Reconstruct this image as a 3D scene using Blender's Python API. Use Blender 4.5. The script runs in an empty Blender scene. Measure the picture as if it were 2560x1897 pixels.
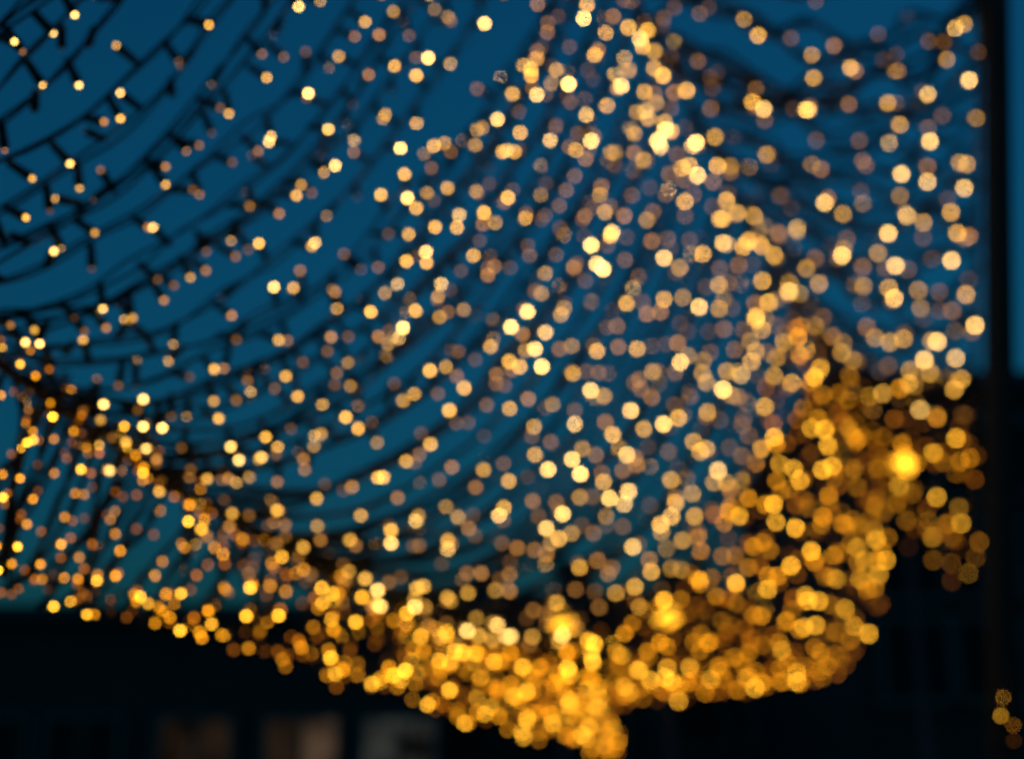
import bpy, math, random
from mathutils import Vector, Matrix

random.seed(11)
S = bpy.context.scene
COL = S.collection
R = math.radians

# ------------------------------------------------------------------ camera
PITCH = 17.0
FPX = 2560 * 50.0 / 36.0
EYE = Vector((0, 0, 1.6))
FOCUS = 1.35
cd = bpy.data.cameras.new('camera')
cam = bpy.data.objects.new('camera', cd)
COL.objects.link(cam)
cam.location = EYE
cam.rotation_euler = (R(90 + PITCH), 0, 0)
cd.lens = 50
cd.sensor_width = 36
cd.clip_end = 3000
cd.dof.use_dof = True
cd.dof.focus_distance = FOCUS
CINF = 58.0                                   # blur disc of a far point, photograph pixels
APERTURE = CINF * FOCUS / FPX
cd.dof.aperture_fstop = 0.050 / APERTURE
cd.dof.aperture_blades = 0
S.camera = cam

# ------------------------------------------------------------------ dusk sky
w = bpy.data.worlds.new('World')
S.world = w
w.use_nodes = True
nt = w.node_tree
bg = nt.nodes['Background']
sky = nt.nodes.new('ShaderNodeTexSky')
sky.sky_type = 'NISHITA'
sky.sun_disc = False
sky.sun_elevation = R(-1.5)
sky.sun_rotation = R(212)
sky.ozone_density = 4.0
tint = nt.nodes.new('ShaderNodeMix')
tint.data_type = 'RGBA'
tint.blend_type = 'MULTIPLY'
tint.inputs[0].default_value = 1.0
tint.inputs[7].default_value = (0.13, 1.62, 1.0, 1)      # tungsten white balance
nt.links.new(sky.outputs[0], tint.inputs[6])
nt.links.new(tint.outputs[2], bg.inputs[0])
bg.inputs[1].default_value = 0.62

sd = bpy.data.lights.new('sun', 'SUN')
sd.energy = 0.01
sd.angle = R(20)
sd.color = (0.7, 0.8, 1.0)
sun = bpy.data.objects.new('sun', sd)
COL.objects.link(sun)
sun.rotation_euler = (R(80), 0, R(-120))

S.view_settings.view_transform = 'Standard'
S.view_settings.look = 'None'
S.view_settings.exposure = 0.0
S.view_settings.gamma = 1.0
S.view_settings.use_curve_mapping = False
S.render.engine = 'CYCLES'
cy = S.cycles
cy.use_adaptive_sampling = False
cy.use_denoising = True
cy.denoiser = 'OPENIMAGEDENOISE'
cy.denoising_prefilter = 'FAST'
cy.max_bounces = 2
cy.diffuse_bounces = 1
cy.glossy_bounces = 1
cy.transparent_max_bounces = 4
cy.sample_clamp_indirect = 2.0
cy.sample_clamp_direct = 0.0

# ------------------------------------------------------------------ helpers
def at(px, py, d):
    """point seen at photograph pixel px,py at depth d metres"""
    xc = (px - 1280) / FPX * d
    yc = -(py - 948.5) / FPX * d
    p = R(PITCH)
    return EYE + Vector((xc, d * math.cos(p) - yc * math.sin(p), d * math.sin(p) + yc * math.cos(p)))

def depth(p):
    q = p - EYE
    return q.y * math.cos(R(PITCH)) + q.z * math.sin(R(PITCH))

def mat(name, col, rough=0.6, noise=0.0, scale=8.0, bump=0.0):
    m = bpy.data.materials.new(name)
    m.use_nodes = True
    n = m.node_tree
    b = n.nodes['Principled BSDF']
    b.inputs['Roughness'].default_value = rough
    if noise:
        tc = n.nodes.new('ShaderNodeTexCoord')
        t = n.nodes.new('ShaderNodeTexNoise')
        t.inputs['Scale'].default_value = scale
        t.inputs['Detail'].default_value = 5
        r = n.nodes.new('ShaderNodeValToRGB')
        r.color_ramp.elements[0].color = (*[c * (1 - noise) for c in col], 1)
        r.color_ramp.elements[1].color = (*[min(1, c * (1 + noise)) for c in col], 1)
        n.links.new(tc.outputs['Object'], t.inputs['Vector'])
        n.links.new(t.outputs[0], r.inputs[0])
        n.links.new(r.outputs[0], b.inputs['Base Color'])
        if bump:
            bp = n.nodes.new('ShaderNodeBump')
            bp.inputs['Strength'].default_value = bump
            n.links.new(t.outputs[0], bp.inputs['Height'])
            n.links.new(bp.outputs[0], b.inputs['Normal'])
    else:
        b.inputs['Base Color'].default_value = (*col, 1)
    return m

def glow(name, col, strength):
    m = bpy.data.materials.new(name)
    m.use_nodes = True
    n = m.node_tree
    n.nodes.remove(n.nodes['Principled BSDF'])
    e = n.nodes.new('ShaderNodeEmission')
    e.inputs[0].default_value = (*col, 1)
    e.inputs[1].default_value = strength
    n.links.new(e.outputs[0], n.nodes['Material Output'].inputs[0])
    return m

M_WIRE = mat('wire_rubber', (0.010, 0.013, 0.012), 0.6, 0.3, 40)
M_SOCK = mat('socket_plastic', (0.012, 0.018, 0.014), 0.5, 0.3, 60)
M_CABLE = mat('steel_cable', (0.020, 0.020, 0.021), 0.5, 0.3, 50)
M_IRON = mat('painted_iron', (0.015, 0.016, 0.018), 0.45, 0.3, 15)
M_MAST = mat('dark_timber', (0.022, 0.018, 0.015), 0.8, 0.4, 6, 0.3)

class MB:
    def __init__(s):
        s.v = []; s.f = []
    def box(s, c, d):
        x, y, z = c; a, b, h = d[0] / 2, d[1] / 2, d[2] / 2
        k = len(s.v)
        s.v += [(x + i * a, y + j * b, z + l * h) for l in (-1, 1) for j in (-1, 1) for i in (-1, 1)]
        s.f += [tuple(k + q for q in f) for f in ((0, 2, 3, 1), (4, 5, 7, 6), (0, 1, 5, 4), (2, 6, 7, 3), (0, 4, 6, 2), (1, 3, 7, 5))]
        return s
    def tube(s, pts, rad, n=6):
        k = len(s.v)
        m = len(pts)
        for i, p in enumerate(pts):
            t = (pts[min(i + 1, m - 1)] - pts[max(i - 1, 0)]).normalized()
            u = t.cross(Vector((0, 0, 1)))
            if u.length < 1e-3: u = t.cross(Vector((1, 0, 0)))
            u.normalize(); q = u.cross(t)
            r = rad[i] if isinstance(rad, (list, tuple)) else rad
            for j in range(n):
                a = 2 * math.pi * j / n
                s.v.append(tuple(p + u * (math.cos(a) * r) + q * (math.sin(a) * r)))
        for i in range(m - 1):
            for j in range(n):
                a, b = k + i * n + j, k + i * n + (j + 1) % n
                s.f.append((a, b, b + n, a + n))
        s.f.append(tuple(k + j for j in range(n))[::-1])
        s.f.append(tuple(k + (m - 1) * n + j for j in range(n)))
        return s
    def lathe(s, prof, n=10, c=(0, 0, 0)):
        k = len(s.v)
        for r, z in prof:
            for j in range(n):
                a = 2 * math.pi * j / n
                s.v.append((c[0] + math.cos(a) * r, c[1] + math.sin(a) * r, c[2] + z))
        m = len(prof)
        for i in range(m - 1):
            for j in range(n):
                a, b = k + i * n + j, k + i * n + (j + 1) % n
                s.f.append((a, b, b + n, a + n))
        s.f.append(tuple(k + j for j in range(n))[::-1])
        s.f.append(tuple(k + (m - 1) * n + j for j in range(n)))
        return s
    def data(s, name, m, smooth=True):
        me = bpy.data.meshes.new(name)
        me.from_pydata(s.v, [], s.f)
        if m: me.materials.append(m)
        if smooth:
            me.polygons.foreach_set('use_smooth', [True] * len(me.polygons))
        me.update()
        return me
    def build(s, name, m, parent=None, loc=(0, 0, 0), smooth=False):
        return obj(name, s.data(name, m, smooth), parent, loc)

def obj(name, me, parent=None, loc=(0, 0, 0)):
    o = bpy.data.objects.new(name, me)
    COL.objects.link(o)
    o.parent = parent
    o.location = loc
    return o

def thing(name, label, cat, loc=(0, 0, 0), group=None):
    o = obj(name, None, None, loc)
    o.empty_display_size = 0.1
    return tag(o, label, cat, group)

def tag(o, label, cat, group=None):
    o['label'] = label
    o['category'] = cat
    if group: o['group'] = group
    return o

ONES = 'first second third fourth fifth sixth seventh eighth ninth tenth eleventh twelfth thirteenth fourteenth fifteenth sixteenth seventeenth eighteenth nineteenth'.split()
TENS = {2: 'twent', 3: 'thirt', 4: 'fort', 5: 'fift', 6: 'sixt', 7: 'sevent', 8: 'eight', 9: 'ninet'}
def ordinal(n):
    if n < 20: return ONES[n - 1]
    t, u = divmod(n, 10)
    return TENS[t] + 'ieth' if u == 0 else TENS[t] + 'y-' + ONES[u - 1]

# ------------------------------------------------------------------ setting
g = MB(); g.v = [(-1500, -1500, 0), (1500, -1500, 0), (1500, 1500, 0), (-1500, 1500, 0)]; g.f = [(0, 1, 2, 3)]
o = g.build('ground', mat('paving', (0.06, 0.06, 0.065), 0.8, 0.4, 0.6, 0.2))
o['kind'] = 'structure'

M_STONE = mat('dark_render', (0.022, 0.022, 0.022), 0.9, 0.3, 0.7, 0.2)
M_STONE2 = mat('dark_brick', (0.030, 0.026, 0.026), 0.9, 0.35, 0.9, 0.2)
M_ROOF = mat('roof_slate', (0.018, 0.019, 0.022), 0.7, 0.3, 2)
M_FRAME = mat('window_frame_paint', (0.05, 0.05, 0.05), 0.5, 0.2, 10)
M_DARKPANE = mat('dark_pane', (0.012, 0.012, 0.013), 0.4)
M_DARKPANE.node_tree.nodes['Principled BSDF'].inputs['Specular IOR Level'].default_value = 0.08
M_LITPANE = glow('lit_pane', (1.0, 0.62, 0.38), 0.010)
M_LITPANE2 = glow('lit_pane_warm', (1.0, 0.62, 0.38), 0.045)
M_LITPANE3 = glow('lit_pane_pale', (0.85, 0.95, 0.85), 0.024)
for m_ in (M_LITPANE, M_LITPANE2, M_LITPANE3):              # curtains and lamps inside are uneven
    n_ = m_.node_tree
    e_ = [q for q in n_.nodes if q.type == 'EMISSION'][0]
    tc_ = n_.nodes.new('ShaderNodeTexCoord'); tx_ = n_.nodes.new('ShaderNodeTexNoise'); mr_ = n_.nodes.new('ShaderNodeMapRange')
    tx_.inputs['Scale'].default_value = 1.3; tx_.inputs['Detail'].default_value = 3
    k_ = e_.inputs[1].default_value
    for q, v in zip(mr_.inputs[1:5], (0.38, 0.62, 0.1 * k_, 1.7 * k_)): q.default_value = v
    n_.links.new(tc_.outputs['Object'], tx_.inputs['Vector']); n_.links.new(tx_.outputs[0], mr_.inputs[0]); n_.links.new(mr_.outputs[0], e_.inputs[1])

def building(label, x0, x1, y, dep, zr, mt, wins, chim=()):
    """front wall on plane Y=y, roof edge at height zr; wins: (x, z, w, h, pane material)"""
    b = thing('building', label, 'building', ((x0 + x1) / 2, y, 0))
    c = (x0 + x1) / 2
    MB().box((0, dep / 2, zr / 2), (x1 - x0, dep, zr)).build('wall', mt, b)
    rf = MB().box((0, dep / 2, zr + 0.153), (x1 - x0 + 0.5, dep + 0.5, 0.30)).build('roof', M_ROOF, b)
    for cx, ch in chim:
        m = MB().box((cx - c, dep * 0.3, zr + 0.30 + ch / 2), (0.9, 0.7, ch))
        m.box((cx - c, dep * 0.3, zr + 0.35 + ch), (1.1, 0.9, 0.12))
        m.build('chimney', M_STONE2, rf)
    for x, z, ww, hh, pm in wins:
        t = 0.10
        m = MB()
        m.box((x - c, -0.05, z + hh / 2 + t / 2), (ww + 2 * t, 0.12, t)).box((x - c, -0.07, z - hh / 2 - t / 2), (ww + 2 * t + 0.1, 0.18, t))
        m.box((x - c - ww / 2 - t / 2, -0.05, z), (t, 0.11, hh)).box((x - c + ww / 2 + t / 2, -0.05, z), (t, 0.11, hh))
        m.box((x - c, -0.045, z), (0.06, 0.09, hh))
        f = m.build('window', M_FRAME, b)
        for sx in (-1, 1):
            MB().box((x - c + sx * (ww / 4 + 0.015), -0.012, z), (ww / 2 - 0.03, 0.022, hh - 0.004)).build('pane', M_LITPANE if pm is M_LITPANE2 and sx < 0 else pm, f)
    return b

def zat(py, px, y):
    """height of the ray through the pixel at world distance y"""
    p = at(px, py, 1.0) - EYE
    return EYE.z + p.z * y / p.y
def xat(px, py, y):
    p = at(px, py, 1.0) - EYE
    return EYE.x + p.x * y / p.y

YB = 26.0
zl = zat(1556, 200, YB)
zm = zat(1515, 1600, YB + 4)
win = []
zw = zat(1905, 900, YB)
for px, lit in ((-250, 0), (-20, 0), (210, 0), (490, 1), (755, 2), (1000, 3)):
    x = xat(px, 1820, YB)
    win.append((x, zw, 1.25, 1.5, (M_DARKPANE, M_LITPANE, M_LITPANE2, M_LITPANE3)[lit]))
    if px != 480:
        win.append((x, zw - 2.6 if zw > 3.4 else 0.9, 1.25, 1.0, M_DARKPANE))
building('low dark building with a flat roofline and dim lit windows at bottom left',
         xat(-900, 1600, YB), xat(1090, 1600, YB), YB, 9, zl, M_STONE, win)
win = []
for px in (1250, 1480, 1720, 1960):
    x = xat(px, 1700, YB + 4)
    win.append((x, zat(1760, px, YB + 4), 1.2, 1.6, M_DARKPANE))
building('black building behind the two globe lamps at the lower middle',
         xat(1080, 1600, YB + 4), xat(2085, 1600, YB + 4), YB + 4, 9, zm, M_STONE2, win,
         ((xat(1436, 1450, YB + 7), 1.0), (xat(1700, 1450, YB + 7), 0.8)))
YR = 21.0
zr = zat(985, 2300, YR)
win = []
for px in (2260, 2440, 2620):
    for py in (1150, 1400, 1650):
        win.append((xat(px, 1300, YR), zat(py, 2400, YR), 0.9, 1.1, M_LITPANE2 if (px, py) == (2620, 1650) else M_DARKPANE))
building('tall black building filling the lower right behind the mast',
         xat(2110, 1200, YR), xat(3300, 1200, YR), YR, 10, zr, M_STONE, win)

# ------------------------------------------------------------------ cables that carry the strings
D0 = 1.10
def line(p, q):
    return lambda t: p.lerp(q, t)
L0, L1 = at(0, 880, 2.05 * D0), at(1520, 1745, 7.6 * D0)
C0, C1 = at(1560, -50, 4.3 * D0), at(2210, 1170, 9.6 * D0)
R0, R1 = at(2452, -100, 4.6 * D0), at(2430, 1420, 10.5 * D0)
E0, E1 = at(0, 1440, 2.2 * D0), at(1550, 1880, 7.2 * D0)
Cc, Rc, Ec = line(C0, C1), line(R0, R1), line(E0, E1)
def Lc(t):
    q = L0.lerp(L1, t)
    if 0 < t < 1: q.z -= 0.13 * 4 * t ** 0.7 * (1 - t) ** 1.4 * 0.75
    return q

def cable(f, t0, t1, label, rad):
    pts = []
    for i in range(41):
        t = t0 + (t1 - t0) * i / 40
        p = f(t)
        pts.append(p)
    b = pts[0].copy()
    o = MB().tube([p - b for p in pts], rad, 6).build('support_cable', M_CABLE, None, b, True)
    return tag(o, label, 'cable', 'cables that carry the light strings')

cable(Lc, -0.5, 2.6, 'thick dark cable running along the lower left row of bulbs', 0.009)
cable(Cc, -1.2, 1.8, 'dark cable along the ridge where the two swags of lights meet', 0.014)
cable(Rc, -0.4, 1.4, 'dark cable beside the mast at the ends of the right hand strings', 0.012)

# ------------------------------------------------------------------ bulbs
STEP = 1.35
HUES = [(1.0, 0.27, 0.008), (1.0, 0.35, 0.008), (1.0, 0.45, 0.025), (1.0, 0.40, 0.07), (1.0, 0.48, 0.06), (1.0, 0.56, 0.13)]
BULBS = {}
def bulb_mesh(hue, need, stem):
    k = max(0, round(math.log(max(need, 0.3) / 0.3) / math.log(STEP)))
    if (hue, k, stem) not in BULBS:
        me = lens_mesh(glow('warm_glow', HUES[hue], 0.3 * STEP ** k), stem)
        BULBS[hue, k, stem] = me
    return BULBS[hue, k, stem]
def lens_mesh(m, stem):
    # rounded bulb of unit diameter hanging below its socket mouth, with a dark stem where it has no socket of its own
    b = MB().lathe([(0.22, 0.02), (0.42, -0.10), (0.50, -0.36), (0.46, -0.62), (0.28, -0.86), (0.05, -0.95)], 8)
    k = len(b.f)
    if stem:
        b.lathe([(0.36, -0.03), (0.40, 0.15), (0.28, 0.9), (0.14, 2.2)], 6)
    me = b.data('bulb', m)
    if stem:
        me.materials.append(M_SOCK)
        for f in me.polygons[k:]: f.material_index = 1
    return me
SOCK = MB().lathe([(0.0035, 0.0405), (0.0066, 0.036), (0.0072, 0.012), (0.0082, 0.010), (0.0070, -0.001)], 7).data('socket', M_SOCK)

NB = [0]
def smooth_noise(n, amp, step):
    k = [random.uniform(-1, 1) for _ in range(int(n / step) + 4)]
    out = []
    for i in range(n):
        x = i / step; a = int(x); f = x - a; f = f * f * (3 - 2 * f)
        out.append(amp * (k[a] * (1 - f) + k[a + 1] * f))
    return out

def string_light(pts, spacing, bulb_d, gain, name, label, group, wires=2, wander=0.012, wr=0.0022, start=None, skip=None, sockets=True, cream=True):
    base = pts[0].copy()
    root = thing(name, label, 'string lights', base, group)
    n = len(pts)
    # the two flexes of the string, loosely side by side
    for k in range(wires):
        ox, oy, oz = (smooth_noise(n, wander, 3.5) for _ in range(3))
        MB().tube([p - base + Vector((ox[i], oy[i], oz[i])) for i, p in enumerate(pts)], wr, 5).build('wire', M_WIRE, root, (0, 0, 0), True)
    # bulbs at even spacing along it
    acc = random.uniform(0, spacing) if start is None else start
    run = 0.0
    for i in range(n - 1):
        a, b = pts[i], pts[i + 1]
        sl = (b - a).length
        while acc <= run + sl:
            p = a.lerp(b, (acc - run) / sl)
            acc += spacing * random.uniform(0.8, 1.2)
            q = cam_space(p)
            if q is None: continue
            if skip and skip(p, q): continue
            d = depth(p)
            bulb_at(root, base, p, (b - a).normalized(), bulb_d, gain, d, sockets, cream)
        run += sl
    return root

def cam_space(p):
    q = p - EYE
    s, c = math.sin(R(PITCH)), math.cos(R(PITCH))
    z = q.y * c + q.z * s
    if z < 0.4: return None
    px = 1280 + q.x / z * FPX
    py = 948.5 - (-q.y * s + q.z * c) / z * FPX
    if px < -400 or px > 2900 or py < -500 or py > 2300: return None      # beyond what the photograph could show
    return px, py

def bulb_at(root, base, p, tan, bd, gain, d, sockets, cream):
    r = random.random()
    lvl = (random.uniform(0.04, 0.14) if r < 0.30 else random.uniform(0.16, 0.36) if r < 0.58 else random.uniform(0.4, 0.85) if r < 0.86 else random.uniform(0.9, 1.7))
    disc = CINF * abs(1 - FOCUS / d) + 0.5 * bd / d * FPX
    img = bd / d * FPX
    need = lvl * gain * (max(disc, img) ** 2 / img ** 2)
    me = bulb_mesh((0 if lvl < 0.3 else 1 if lvl < 0.85 else 2) + (3 if cream else 0), need, not sockets)
    # sockets stick out sideways and down from the flex, some upwards
    side = tan.cross(Vector((0, 0, 1))); side.normalize()
    a = random.uniform(-1.3, 1.3) + (math.pi if random.random() < 0.25 else 0)
    up = tan.cross(side); up = up if up.z > 0 else -up
    ax = (up * math.cos(a) + side * math.sin(a) + tan * random.uniform(-0.35, 0.35)).normalized()   # from bulb tip towards flex
    rot = Vector((0, 0, 1)).rotation_difference(ax)
    if sockets:
        s = obj('socket', SOCK, root)
        sc = max(1.0, bd / 0.0090)
        s.rotation_mode = 'QUATERNION'; s.rotation_quaternion = rot
        s.location = p - base - ax * (0.040 * sc)
        s.scale = (sc,) * 3
        o = obj('bulb', me, s)
        o.scale = (bd / sc,) * 3
    else:
        o = obj('bulb', me, root)
        o.rotation_mode = 'QUATERNION'; o.rotation_quaternion = rot
        o.location = p - base - ax * bd * 2.1
        o.scale = (bd,) * 3
    NB[0] += 1

def bulb_size(d):
    return 0.0026 * max(1.9, d)

def lerp_table(x, tab):
    for (a, fa), (b, fb) in zip(tab, tab[1:]):
        if x <= b:
            return fa + (fb - fa) * (x - a) / (b - a)
    return tab[-1][1]

# canopy: strings climbing from the lower left cable to the ridge cable
NA = 80
for i in range(NA):
    tl = -0.120 + 0.0085 * i + random.uniform(-0.002, 0.002) if i < 14 else 0.001 + 0.999 * ((i - 13) / (NA - 14)) ** 1.4
    tc = lerp_table(tl, [(-0.2, -0.42), (-0.09, -0.27), (-0.05, -0.19), (0, -0.06), (0.1, 0.10), (0.3, 0.36), (1.0, 1.0)]) + random.uniform(-0.012, 0.012)
    a, b = Lc(tl), Cc(tc)
    u = max(0.0, tl)
    p_ = 1.62 + 0.75 * min(1, u / 0.4) + random.uniform(-0.12, 0.12)
    drop = max(0.0, min(1.0, (u - 0.35) / 0.5))        # far strings hang slack and fall steeply from the ridge
    sg = random.uniform(0.0, 0.07) * (1 - 0.8 * u)
    n = 48
    wob = smooth_noise(n, 0.012, 5)
    wx = smooth_noise(n, 0.03, 8)
    pts = []
    for j in range(n):
        s = j / (n - 1)
        q = a.lerp(b, s)
        q.z = a.z + (b.z - a.z) * ((1 - drop) * s ** p_ + drop * (0.2 * s + 0.8 * s ** 11)) - sg * 4 * s * (1 - s) + wob[j]
        q.y += wx[j] * 4 * s * (1 - s)
        pts.append(q)
    dm = depth(pts[n // 2])
    string_light(pts, 0.088 + 0.11 * min(1, u / 0.35), bulb_size(dm), 1.1 - 0.82 * min(1, u * 1.3), 'string_light',
                 'string of warm bulbs in the sweeping canopy, %s counting from the top left corner' % ordinal(i + 1),
                 'canopy strings', wander=0.011, wr=0.0026 + 0.0045 * min(1, u / 0.2), sockets=tl < 0.08, cream=u < 0.4)

# right hand bay: strings sagging between the ridge cable and the mast side cable
NBAY = 60
for i in range(NBAY):
    u = i / (NBAY - 1)
    t = -0.16 + 1.12 * u ** 1.4
    a, b = Cc(t + random.uniform(-0.02, 0.02)), Rc(min(1, t + random.uniform(-0.05, 0.05)))
    sg = 0.15 * (b - a).length * random.uniform(0.35, 1.5)
    n = 32
    wob = smooth_noise(n, 0.10, 5)
    pts = []
    for j in range(n):
        s = j / (n - 1)
        q = a.lerp(b, s)
        q.z -= sg * 4 * s * (1 - s) + wob[j]
        pts.append(q)
    dm = depth(pts[n // 2])
    fade = 0.0 if u < 0.62 else (u - 0.62) / 0.38
    string_light(pts, 0.20, bulb_size(dm), 0.85 - 0.5 * u - 0.25 * max(0.0, fade) , 'string_light',
                 'string of warm bulbs sagging between ridge and dark mast, %s from the top' % ordinal(i + 1),
                 'strings of the right hand bay', wander=0.04, wr=0.0085, sockets=False, cream=u < 0.7,
                 skip=lambda p, q: random.random() < 0.2 * fade)

# lower swag: strings dropping from the lower left cable
ND = 99
for i in range(ND):
    u = i / (ND - 1)
    t = -0.07 + 1.07 * u ** 1.9
    a, b = Lc(t), Ec(max(-0.2, t - 0.025))
    b = a.lerp(b, random.uniform(0.88, 1.06))
    n = 18
    pts = []
    lean = random.uniform(-0.10, 0.10)
    wob = smooth_noise(n, 0.03, 5)
    for j in range(n):
        s = j / (n - 1)
        q = a.lerp(b, s)
        q.z -= 0.05 * 4 * s * (1 - s) * (b - a).length
        q.x += lean * s + wob[j] * s
        pts.append(q)
    dm = depth(pts[n // 2])
    string_light(pts, 0.030 + 0.045 * u, bulb_size(dm), 1.3 - 1.05 * u, 'string_light',
                 'short string of bulbs hanging below the lower left cable, %s from the left edge' % ordinal(i + 1),
                 'short strings of the lower swag', wander=0.010, wr=0.0042, sockets=False, cream=False)

# strings wound along the cable and along the hem of the lower swag
def along(f, t0, t1, n, amp):
    ox, oz = smooth_noise(n, amp, 2.5), smooth_noise(n, amp, 2.5)
    return [f(t0 + (t1 - t0) * j / (n - 1)) + Vector((ox[j], 0, oz[j])) for j in range(n)]
for k, lab in enumerate(('upper', 'lower')):
    for part, (t0, t1, where) in enumerate(((-0.07, 0.12, 'near the left edge'), (0.12, 0.42, 'in the middle stretch'), (0.42, 1.0, 'at the far end'))):
        pts = along(Lc, t0, t1, 60, 0.05 + 0.03 * part)
        string_light(pts, 0.036 + 0.034 * part, bulb_size(depth(pts[30])), 0.75 - 0.2 * part, 'string_light',
                     '%s of two golden strings wound along the lower left cable %s' % (lab, where),
                     'strings wound along the cable', wander=0.01, wr=0.0026, sockets=False, cream=False)
for part, (t0, t1, where) in enumerate(((0.0, 0.15, 'near the left edge'), (0.15, 0.45, 'in its middle stretch'), (0.45, 1.0, 'at its far bottom corner'))):
    pts = along(lambda t: Ec(t) + Vector((0, 0, 0.02)), t0, t1, 60, 0.035 + 0.02 * part)
    string_light(pts, 0.040 + 0.025 * part, bulb_size(depth(pts[30])), 0.65 - 0.18 * part, 'string_light',
                 'golden string forming the lowest hem of the swag %s' % where,
                 'hem strings of the lower swag', wander=0.01, wr=0.0026, sockets=False, cream=False)

# ------------------------------------------------------------------ mast
pb, pt = at(2500, 1000, 5.0), at(2488, -400, 5.35)
dirv = (pt - pb) / (pt.z - pb.z)
foot = pb + dirv * (0 - pb.z)
top = pb + dirv * (6.2 - pb.z)
m = thing('mast', 'tall black mast standing at the right edge of the picture', 'mast', foot)
MB().tube([Vector((0, 0, 0)), (top - foot) * 0.5, top - foot], [0.052, 0.050, 0.046], 12).build('pole', M_MAST, m, (0, 0, 0), True)
MB().box((0, 0, 0.02), (0.34, 0.34, 0.04)).build('base_plate', M_IRON, m)

# ------------------------------------------------------------------ globe lamps on posts
M_LAMP = glow('lamp_globe_glow', (1.0, 0.43, 0.02), 4.5)
def street_lamp(px, py, d, label):
    c = at(px, py, d)
    t = thing('street_lamp', label, 'street lamp', (c.x, c.y, 0), 'street lamps behind the strings')
    MB().tube([Vector((0, 0, 0)), Vector((0, 0, 0.5)), Vector((0, 0, c.z - 0.09))], [0.06, 0.04, 0.03], 10).build('post', M_IRON, t, (0, 0, 0), True)
    MB().lathe([(0.10, 0), (0.10, 0.25), (0.06, 0.32)], 12).build('base', M_IRON, t, (0, 0, 0), True)
    MB().lathe([(0.02, -0.085), (0.055, -0.07), (0.085, -0.03), (0.09, 0.0), (0.08, 0.04), (0.05, 0.075), (0.02, 0.085)], 14).build('globe', M_LAMP, t, (0, 0, c.z), True)
    MB().lathe([(0.15, 0.088), (0.14, 0.11), (0.07, 0.16), (0.03, 0.22), (0.012, 0.26)], 14).build('cap', M_IRON, t, (0, 0, c.z), True)
street_lamp(1408, 1558, 11.5, 'glowing globe lamp left of the pair in the dark gap at lower middle')
street_lamp(1668, 1545, 11.5, 'glowing globe lamp right of the pair in the dark gap at lower middle')
street_lamp(2258, 1162, 12.5, 'bright globe lamp against the black building beside the mast')

# short faint string at the lower right edge
a, b = at(2500, 1735, 4.7), at(2530, 1870, 4.7)
string_light([a.lerp(b, j / 9) for j in range(10)], 0.048, 0.009, 0.16, 'string_light',
             'faint short string of four bulbs alone at the lower right edge', None, sockets=False, cream=False)
print('BULBS', NB[0], 'OBJECTS', len(S.objects))
